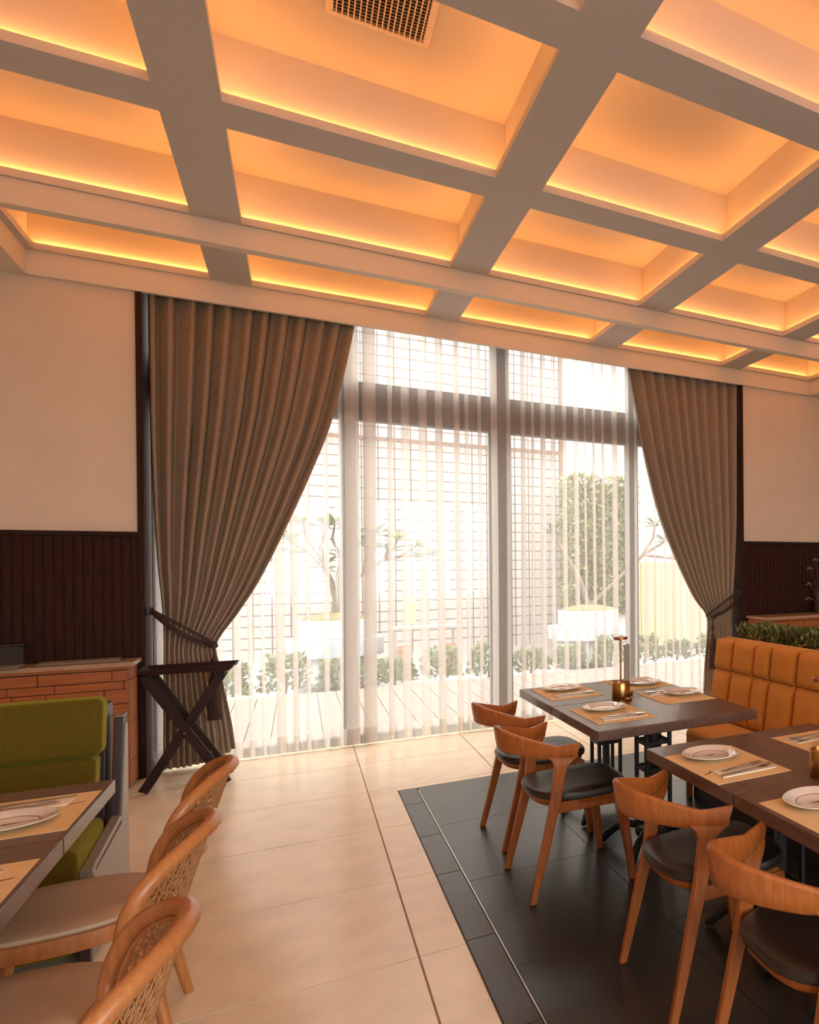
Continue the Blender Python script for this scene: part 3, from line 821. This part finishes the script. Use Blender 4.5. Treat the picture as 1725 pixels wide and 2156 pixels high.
# pale flowering plant on the right sideboard, just at the frame edge
fp = thing('flower_arrangement', 'pale leafed plant on the sideboard at the right edge', 'plant', (5.02, 6.72, .9555))
MB().lathe([(.0, 0), (.05, 0), (.065, .05), (.06, .12), (.045, .13), (.0, .125)], n=20).build('vase', 'planterbox', fp, smooth=True)
st = MB(); tips = [(-.16, -.02, .17), (-.10, .03, .52), (.05, 0, .50), (.18, -.02, .36), (-.13, 0, .34), (.15, .04, .20), (0, .05, .62)]
for x, y, z in tips: st.tube([(0, 0, .10), (x * .4, y * .4, z * .6 + .05), (x, y, z)], .004, 5)
st.build('stems', 'bark', fp, smooth=True)
for i, (x, y, z) in enumerate(tips):
    rnd = random.Random(i); m = MB()
    for k in range(5):
        a = 2 * math.pi * k / 5 + i; d = Vector((math.cos(a), math.sin(a) * .6, .35 * math.sin(a * 2))).normalized(); u_ = d.cross(Vector((0, .5, 1))).normalized(); L = .05
        m.add([(0, 0, 0), d * L * .55 + u_ * .016, d * L, d * L * .55 - u_ * .016], [(0, 1, 2), (0, 2, 3)])
    m.build('petals', 'pale_leaf', fp, loc=(x, y, z))

# ================================================================== TRAY STAND
ts = thing('tray_stand', 'black folding tray stand in front of the tied back drape', 'tray stand', (-.655, 6.50, 0))
for yo in (-.115, .115):
    d = .014 if yo < 0 else -.014
    MB().bar((-.225, yo + d, .012), (.20, yo + d, .775), .056, .024, (0, 1, 0)).build('leg', 'black_wood', ts, bevel=.003)
    MB().bar((.225, yo - d, .012), (-.20, yo - d, .775), .056, .024, (0, 1, 0)).build('leg', 'black_wood', ts, bevel=.003)
for x in (-.205, .205): MB().bar((x, -.16, .785), (x, .16, .785), .034, .026).build('top_rail', 'black_wood', ts, bevel=.003)
MB().bar((-.115, -.12, .19), (-.115, .12, .19), .02, .03).build('stretcher', 'black_wood', ts, bevel=.003)
MB().bar((.115, -.12, .19), (.115, .12, .19), .02, .03).build('stretcher', 'black_wood', ts, bevel=.003)
MB().lathe([(0, 0), (.008, 0), (.008, .014), (0, .014)], n=10).build('pivot', 'steel', ts, smooth=True, loc=(0.0, -.15, .393)).rotation_euler = (R(90), 0, 0)
tr = thing('serving_tray', 'black serving tray resting on the folding stand', 'tray', (-.635, 6.50, .7995), R(-2))
def ov(f, z, g=0): return [(x, y, z) for x, y in ((-.25 * f, -.17 * f), (.25 * f, -.17 * f), (.25 * f, .17 * f), (-.25 * f, .17 * f))]
MB().loft([ov(.92, 0), ov(1.05, .034), ov(1.02, .038), ov(.91, .008)]).build('tray_body', 'black_wood', tr, bevel=.004)
MB().box(-.262, -.05, .024, -.250, .05, .034).build('handle', 'black_wood', tr); MB().box(.250, -.05, .024, .262, .05, .034).build('handle', 'black_wood', tr)

# ================================================================== GREEN SOFA
gs = thing('green_sofa', 'olive green sofa with a two-tier back and grey end panel', 'sofa', (-.69, 4.1, 0))
XLs = -1.9
def softbox(n, x0, y0, z0, x1, y1, z1, mat, parent, b=.03, shear=0):
    m = MB().box(x0, y0, z0, x1, y1, z1)
    if shear: m.v = [(x, y + shear * (z - z0), z) for x, y, z in m.v]
    return m.build(n, mat, parent, bevel=b, seg=4)
softbox('seat_cushion', XLs, -.385, .315, -.012, .10, .452, 'green', gs, .03)
softbox('seat_front', XLs, -.395, .06, -.025, -.33, .318, 'green', gs, .02)
softbox('back_cushion', XLs, -.015, .455, -.03, .115, .715, 'green', gs, .028, .22)
softbox('back_cushion', XLs, .035, .717, -.012, .165, .955, 'green', gs, .028, .20)
softbox('back_board', XLs, .17, .05, -.03, .30, .90, 'panel_dark', gs, .006, .12)
# end panel: L-shaped board with dark edge and grey face
prof = [(-.36, .0), (.40, .0), (.40, .835), (.31, .835), (.20, .40), (-.30, .36), (-.36, .33)]
MB().loft([[(-.012, y, z) for y, z in prof], [(.018, y, z) for y, z in prof]]).build('end_panel', 'panel_dark', gs, bevel=.003)
prof2 = [(-.345, .02), (.375, .02), (.375, .80), (.335, .80), (.215, .375), (-.285, .335), (-.345, .31)]
MB().loft([[(.018, y, z) for y, z in prof2], [(.024, y, z) for y, z in prof2]]).build('panel_face', 'panel_grey', gs)
MB().box(-.012, .31, .835, .020, .40, .842).build('edge_cap', 'panel_grey', gs, bevel=.002)
MB().loft([[(-.010, -.36 + a, z), (.028, -.36 + a, z), (.028, -.30 + a, z), (-.010, -.30 + a, z)] for a, z in ((0, .335), (0, .365))]).build('arm_cap', 'panel_grey', gs, bevel=.003)
MB().bar((.008, -.36, .352), (.008, .20, .405), .036, .022).build('arm_rest', 'panel_grey', gs, bevel=.004)

# ================================================================== CANE-BACK CHAIRS
def cane_chair():
    t = thing('cane_chair', '', 'chair', group='cane-backed bentwood chairs')
    # local: faces -x, origin on the floor below the seat centre
    def ring(f, z, n=40):
        q = []
        for k in range(n):
            a = 2 * math.pi * k / n; c1, s1 = math.cos(a), math.sin(a)
            q.append((.225 * f * math.copysign(abs(c1) ** .75, c1), .225 * f * math.copysign(abs(s1) ** .75, s1) * (1 - .06 * c1), z))
        return q
    MB().loft([ring(.96, .440), ring(1.0, .448), ring(.99, .458), ring(.93, .466), ring(.6, .468), ring(.2, .468)]).build('seat', 'seatpad', t, smooth=True)
    MB().loft([ring(.94, .385), ring(.985, .39), ring(1.0, .415), ring(.985, .438), ring(.94, .442)]).build('seat_ring', 'rattan', t, smooth=True)
    for s_ in (-1, 1):
        MB().tube([(-.155, s_ * .150, .40), (-.19, s_ * .18, .2), (-.205, s_ * .195, .0)], [.021, .018, .013], 10).build('leg', 'rattan', t, smooth=True)
        MB().tube([(.175, s_ * .150, .40), (.225, s_ * .175, .2), (.265, s_ * .195, .0)], [.022, .019, .014], 10).build('leg', 'rattan', t, smooth=True)
    # backrest: closed loop on a reclined barrel surface
    def bp(u, v):      # u -1..1 across, v 0..1 up
        x0 = lerp(.325, .408, v); z0 = lerp(.565, .838, v)
        return Vector((x0 - .098 * u * u, .218 * u, z0 - .022 * u * u * v + .02 * u * u * (1 - v)))
    loop = []
    N = 56
    for k in range(N):
        a = 2 * math.pi * k / N; c1, s1 = math.cos(a), math.sin(a)
        loop.append(bp(math.copysign(abs(c1) ** .66, c1), .5 + .5 * math.copysign(abs(s1) ** .70, s1)))
    MB().tube(loop, [.019 if p.z > .70 else .0155 for p in loop], 10, closed=True).build('back_loop', 'rattan', t, smooth='all')
    cn = MB(); K = 15
    for i in range(1, 2 * K):
        u = -1 + i / K
        hv = .5 * max(0, 1 - abs(u) ** 3.2) ** .5
        if hv < .08: continue
        cn.tube([bp(u, .5 - hv + hv * 2 * j / 5) for j in range(6)], .0018, 4)
    for j in range(1, 14):
        v = j / 14; hu = max(0, 1 - abs(2 * v - 1) ** 3.2) ** .3
        cn.tube([bp(-hu + 2 * hu * i / 12, v) for i in range(13)], .0018, 4)
    for q in (-1, 1):
        for i in range(-18, 19):
            pts = []
            for j in range(0, 11):
                v = j / 10; u = i / 9 + q * (v - .5) * .75
                if abs(u) < max(0, 1 - abs(2 * v - 1) ** 3.2) ** .3 * .98: pts.append(bp(u, v))
            if len(pts) > 2: cn.tube(pts, .0016, 4)
    c = cn.build('cane_mesh', 'cane', t, smooth='all'); c['kind'] = 'stuff'
    # inner rim strip around the cane
    lp2 = []
    for k in range(N):
        a = 2 * math.pi * k / N; c1, s1 = math.cos(a), math.sin(a)
        lp2.append(bp(.90 * math.copysign(abs(c1) ** .66, c1), .5 + .42 * math.copysign(abs(s1) ** .70, s1)))
    MB().tube(lp2, .005, 6, closed=True).build('cane_rim', 'rattan', t, smooth='all')
    for s_ in (-1, 1):
        MB().tube([(.165, s_ * .150, .41), (.20, s_ * .17, .48), tuple(bp(s_ * .62, .03))], [.018, .016, .015], 10).build('back_post', 'rattan', t, smooth=True)
    return t
cc = cane_chair()
put(cc, (-.602, 3.11, 0), 0, 'farthest cane-backed chair at the green sofa table')
put(cc, (-.602, 2.43, 0), 0, 'middle cane-backed chair at the green sofa table')
put(cc, (-.588, 1.77, 0), 0, 'nearest cane-backed chair, cut off at the bottom left')

# ================================================================== OUTSIDE
GZ = -.06
struct(MB().box(-30, -40, -.40, 40, 40, GZ - .13).build('ground', 'gravel'), 'pale paving outside beyond the deck', 'ground')
dk = MB().box(-5, 7.29, GZ - .02, 11, 10.64, -.046).build('deck', 'oplinth')
struct(dk, 'wooden deck outside the window', 'deck')
bd = MB().box(0, 0, 0, .190, 3.33, .024).mesh('deck_board', 'deck')
for k in range(80): link('deck_board', bd, dk, loc=(-4.98 + k * .1985, 7.30, -.046))
struct(MB().box(-9, 13.62, GZ - .3, 16, 13.85, 7.5).build('garden_wall', 'owall'), 'tall white garden wall seen through the window', 'wall')
tre = thing('trellis', 'thin brown wire trellis in front of the white garden wall', 'trellis', (0, 13.48, 0))
hb = MB().box(-5, -.006, -.009, 4.1, .006, .009).mesh('horizontal_bar', 'obar')
for k in range(31): link('horizontal_bar', hb, tre, loc=(0, 0, .30 + k * .168))
vb = MB().box(-.009, -.006, .1, .009, .006, 5.5).mesh('vertical_bar', 'obar')
for k in range(38): link('vertical_bar', vb, tre, loc=(-4.9 + k * .24, .016, 0))
MB().box(-5, -.02, 3.60, 4.1, .02, 3.65).build('top_bar', 'obar', tre)
MB().box(4.06, -.03, -.06, 4.12, .03, 5.5).build('post', 'obar', tre)
# hedge row of separate shrubs
def shrub(x, y, r, h, lab, seed):
    t = thing('garden_shrub', lab, 'shrub', (x, y, GZ), 0, 'low shrubs along the deck')
    def fn(q):
        a = q.uniform(0, 2 * math.pi); e = q.random() ** .5; z = q.random()
        s_ = (1 - .55 * z * z) ** .5
        return (r * e * s_ * math.cos(a), .25 * e * s_ * math.sin(a), .04 + h * z), (math.cos(a), math.sin(a), .6)
    leaf_cloud(420, fn, .075, seed).build('foliage', 'ohedge', t, kind='stuff')
    MB().tube([(0, 0, 0), (.02, 0, h * .6)], [.02, .01], 6).build('stem', 'bark', t)
for k, x in enumerate([-.75, -.15, .45, 1.05, 1.65, 2.25, 2.85, 3.45, 4.05, 4.65, 5.25, 5.85, 6.45, 7.05]):
    names = ['first', 'second', 'third', 'fourth', 'fifth', 'sixth', 'seventh', 'eighth', 'ninth', 'tenth', 'eleventh', 'twelfth', 'thirteenth', 'fourteenth']
    shrub(x, 10.95 + .05 * math.sin(k * 2.1), .26, .36 + .08 * math.sin(k * 1.7), 'low green shrub along the deck edge, %s from the left' % names[k], 40 + k)
# planters
def planter(lab, x, y, r, z0, h, n=8):
    t = thing('garden_planter', lab, 'planter', (x, y, GZ), 0, 'white garden planters')
    a0 = math.pi / 8
    def oc(rad, z): return [(rad * math.cos(a0 + 2 * math.pi * k / n), rad * math.sin(a0 + 2 * math.pi * k / n), z) for k in range(n)]
    MB().loft([oc(r * 1.05, 0), oc(r * 1.05, z0)]).build('plinth', 'oplinth', t, bevel=.01)
    MB().loft([oc(r * 1.22, z0), oc(r * 1.22, z0 + h * .48)]).build('lower_tier', 'opot', t, bevel=.01)
    MB().loft([oc(r * .92, z0 + h * .48), oc(r * .92, z0 + h)]).build('upper_tier', 'opot', t, bevel=.01)
    MB().loft([oc(r * .84, z0 + h - .01), oc(r * .80, z0 + h + .03), oc(r * .3, z0 + h + .09)]).build('soil', 'soil', t)
    return t
planter('white octagonal planter holding the frangipani, behind the left sheer', .42, 12.0, .52, .36, .50)
planter('white octagonal planter below the ivy column', 4.12, 12.10, .55, .36, .48)
lfm = MB().add([(0, 0, 0), (.035, .09, .01), (.042, .15, .014), (.028, .20, .008), (0, .235, 0), (-.028, .20, .008), (-.042, .15, .014), (-.035, .09, .01), (0, .12, -.006)], [(0, 1, 8), (1, 2, 8), (2, 3, 8), (3, 4, 8), (4, 5, 8), (5, 6, 8), (6, 7, 8), (7, 0, 8)]).mesh('leaf', 'oleaf')
def frangipani(lab, base, limbs, seed):
    t = thing('frangipani_tree', lab, 'tree', base)
    rnd = random.Random(seed); m = MB(); tips = []
    for path, r0 in limbs:
        n = len(path); m.tube(path, [lerp(r0, r0 * .55, i / (n - 1)) for i in range(n)], 7); tips.append(path[-1])
    m.build('branches', 'bark', t, smooth=True)
    for tp in tips:
        if tp[2] < .55: continue
        for k in range(11):
            a = 2 * math.pi * k / 11 + rnd.uniform(-.2, .2)
            o = link('leaf', lfm, t); o.location = tp
            o.rotation_euler = (R(rnd.uniform(-15, 50)), R(rnd.uniform(-15, 15)), a)
            s_ = rnd.uniform(.8, 1.15); o.scale = (s_, s_, s_)
    return t
frangipani('frangipani tree with bare forked branches in the left white planter', (.42, 12.0, .83), [
    ([(0, 0, 0), (.02, 0, .25), (-.04, 0, .5), (-.12, 0, .70)], .055), ([(.03, 0, .05), (.07, .02, .3), (.05, 0, .6), (.10, .02, .85)], .05),
    ([(-.12, 0, .70), (-.3, -.05, .92), (-.52, -.05, 1.06)], .03), ([(-.12, 0, .70), (-.16, 0, 1.0), (-.08, 0, 1.28)], .03), ([(-.14, 0, .8), (-.32, .05, 1.1), (-.36, .1, 1.30)], .025),
    ([(.10, .02, .85), (.12, .05, 1.05), (.25, 0, 1.22)], .028), ([(.07, .02, .3), (.35, 0, .62), (.62, .05, .80), (.85, .05, .86), (1.15, 0, .86)], .03),
    ([(.62, .05, .80), (.75, 0, .98), (.80, 0, 1.12)], .022), ([(.35, 0, .62), (.42, .1, .9), (.52, .1, 1.18)], .022), ([(.85, .05, .86), (1.0, 0, .98), (1.05, -.05, 1.02)], .02),
    ([(-.3, -.05, .92), (-.55, 0, .92), (-.70, 0, .98)], .02), ([(.10, .02, .85), (-.02, .1, 1.1), (.02, .1, 1.32)], .022), ([(.62, .05, .80), (.68, .1, .95), (.66, .1, .98)], .02), ([(.52, .05, .72), (.40, -.1, .98), (.36, -.1, 1.0)], .02)], 5)
frangipani('frangipani branches beside the ivy column behind the right sheer', (4.12, 12.1, .82), [
    ([(0, 0, 0), (-.15, 0, .5), (-.42, 0, .95), (-.62, 0, 1.28)], .045), ([(-.42, 0, .95), (-.5, .05, 1.2), (-.40, .05, 1.42)], .025), ([(0, 0, 0), (.5, 0, .45), (1.0, 0, .9), (1.45, 0, 1.15)], .04), ([(1.0, 0, .9), (1.2, 0, 1.2), (1.25, 0, 1.45)], .025), ([(1.0, 0, .9), (1.5, 0, .85), (1.75, 0, .80)], .025)], 9)
iv = thing('ivy_column', 'tall garden column covered in yellow green ivy', 'plant', (4.68, 13.15, GZ))
MB().box(-.50, -.2, 0, .52, .2, 3.1).build('column', 'owall', iv)
leaf_cloud(4200, lambda q: ((q.uniform(-.62, .64), q.uniform(-.32, -.20), q.uniform(.7, 3.25)), (0, -1, 0)), .10, 21).build('ivy_leaves', 'oleaf2', iv, kind='stuff')
leaf_cloud(900, lambda q: ((-.5 + q.uniform(-.14, .0), q.uniform(-.3, .2), q.uniform(.7, 3.2)), (-1, 0, 0)), .10, 22).build('ivy_side', 'oleaf2', iv, kind='stuff')
# lamp post with curled arms
lp = thing('garden_lamp_post', 'curled iron lamp post rising above the ivy column', 'lamp', (4.62, 13.43, GZ))
MB().tube([(0, 0, 0), (0, 0, 3.75)], .03, 8).build('post', 'ogrey', lp, smooth=True)
for s_ in (-1, 1):
    MB().tube([(0, 0, 3.45)] + [(s_ * (.16 + .13 * math.cos(R(200 + a))), 0, 3.55 + .14 * math.sin(R(200 + a))) for a in range(0, 300, 30)], .02, 6).build('scroll', 'ogrey', lp, smooth=True)
# cedar fence to the right
cf = thing('cedar_fence', 'warm cedar board fence at the far right of the garden', 'fence', (5.3, 13.3, GZ))
for k in range(22): MB().box(k * .145, 0, 0, k * .145 + .138, .03, 1.65).build('board', 'ocedar', cf, bevel=.003, seg=1)
MB().box(0, .03, .3, 3.2, .07, .4).build('rail', 'ocedar', cf); MB().box(0, .03, 1.3, 3.2, .07, 1.4).build('rail', 'ocedar', cf)
# small outdoor table, crates and yellow sign
ot = thing('garden_table', 'low grey garden table outside, right of the frangipani planter', 'table', (1.52, 11.55, GZ))
MB().box(-.43, -.2, .70, .43, .2, .735).build('table_top', 'ogrey', ot, bevel=.004)
for sx in (-1, 1):
    for sy in (-1, 1): MB().box(sx * .40 - .018, sy * .17 - .018, 0, sx * .40 + .018, sy * .17 + .018, .70).build('leg', 'ogrey', ot)
for x, lab in ((1.22, 'terracotta planter box under the left end of the garden table'), (1.84, 'terracotta planter box under the right end of the garden table')):
    cr = thing('terracotta_box', lab, 'pot', (x, 11.55, GZ), 0, 'terracotta boxes under the garden table')
    MB().loft([[(a * f, b * f, z) for a, b in ((-.10, -.12), (.10, -.12), (.10, .12), (-.10, .12))] for f, z in ((.85, 0), (1, .40), (1.08, .40), (1.08, .45), (.95, .45), (.9, .35))]).build('pot', 'terra', cr, bevel=.004)
ys_ = thing('yellow_sign', 'yellow upright sign standing behind the garden table', 'sign', (1.42, 12.3, GZ))
MB().box(-.07, -.012, .72, .07, .012, 1.16).build('board', 'oyellow', ys_, bevel=.005)
MB().box(-.015, -.015, 0, .015, .015, .72).build('post', 'ogrey', ys_); MB().lathe([(0, 0), (.16, 0), (.15, .03), (.03, .06), (0, .06)], n=16).build('base', 'ogrey', ys_, smooth=True)
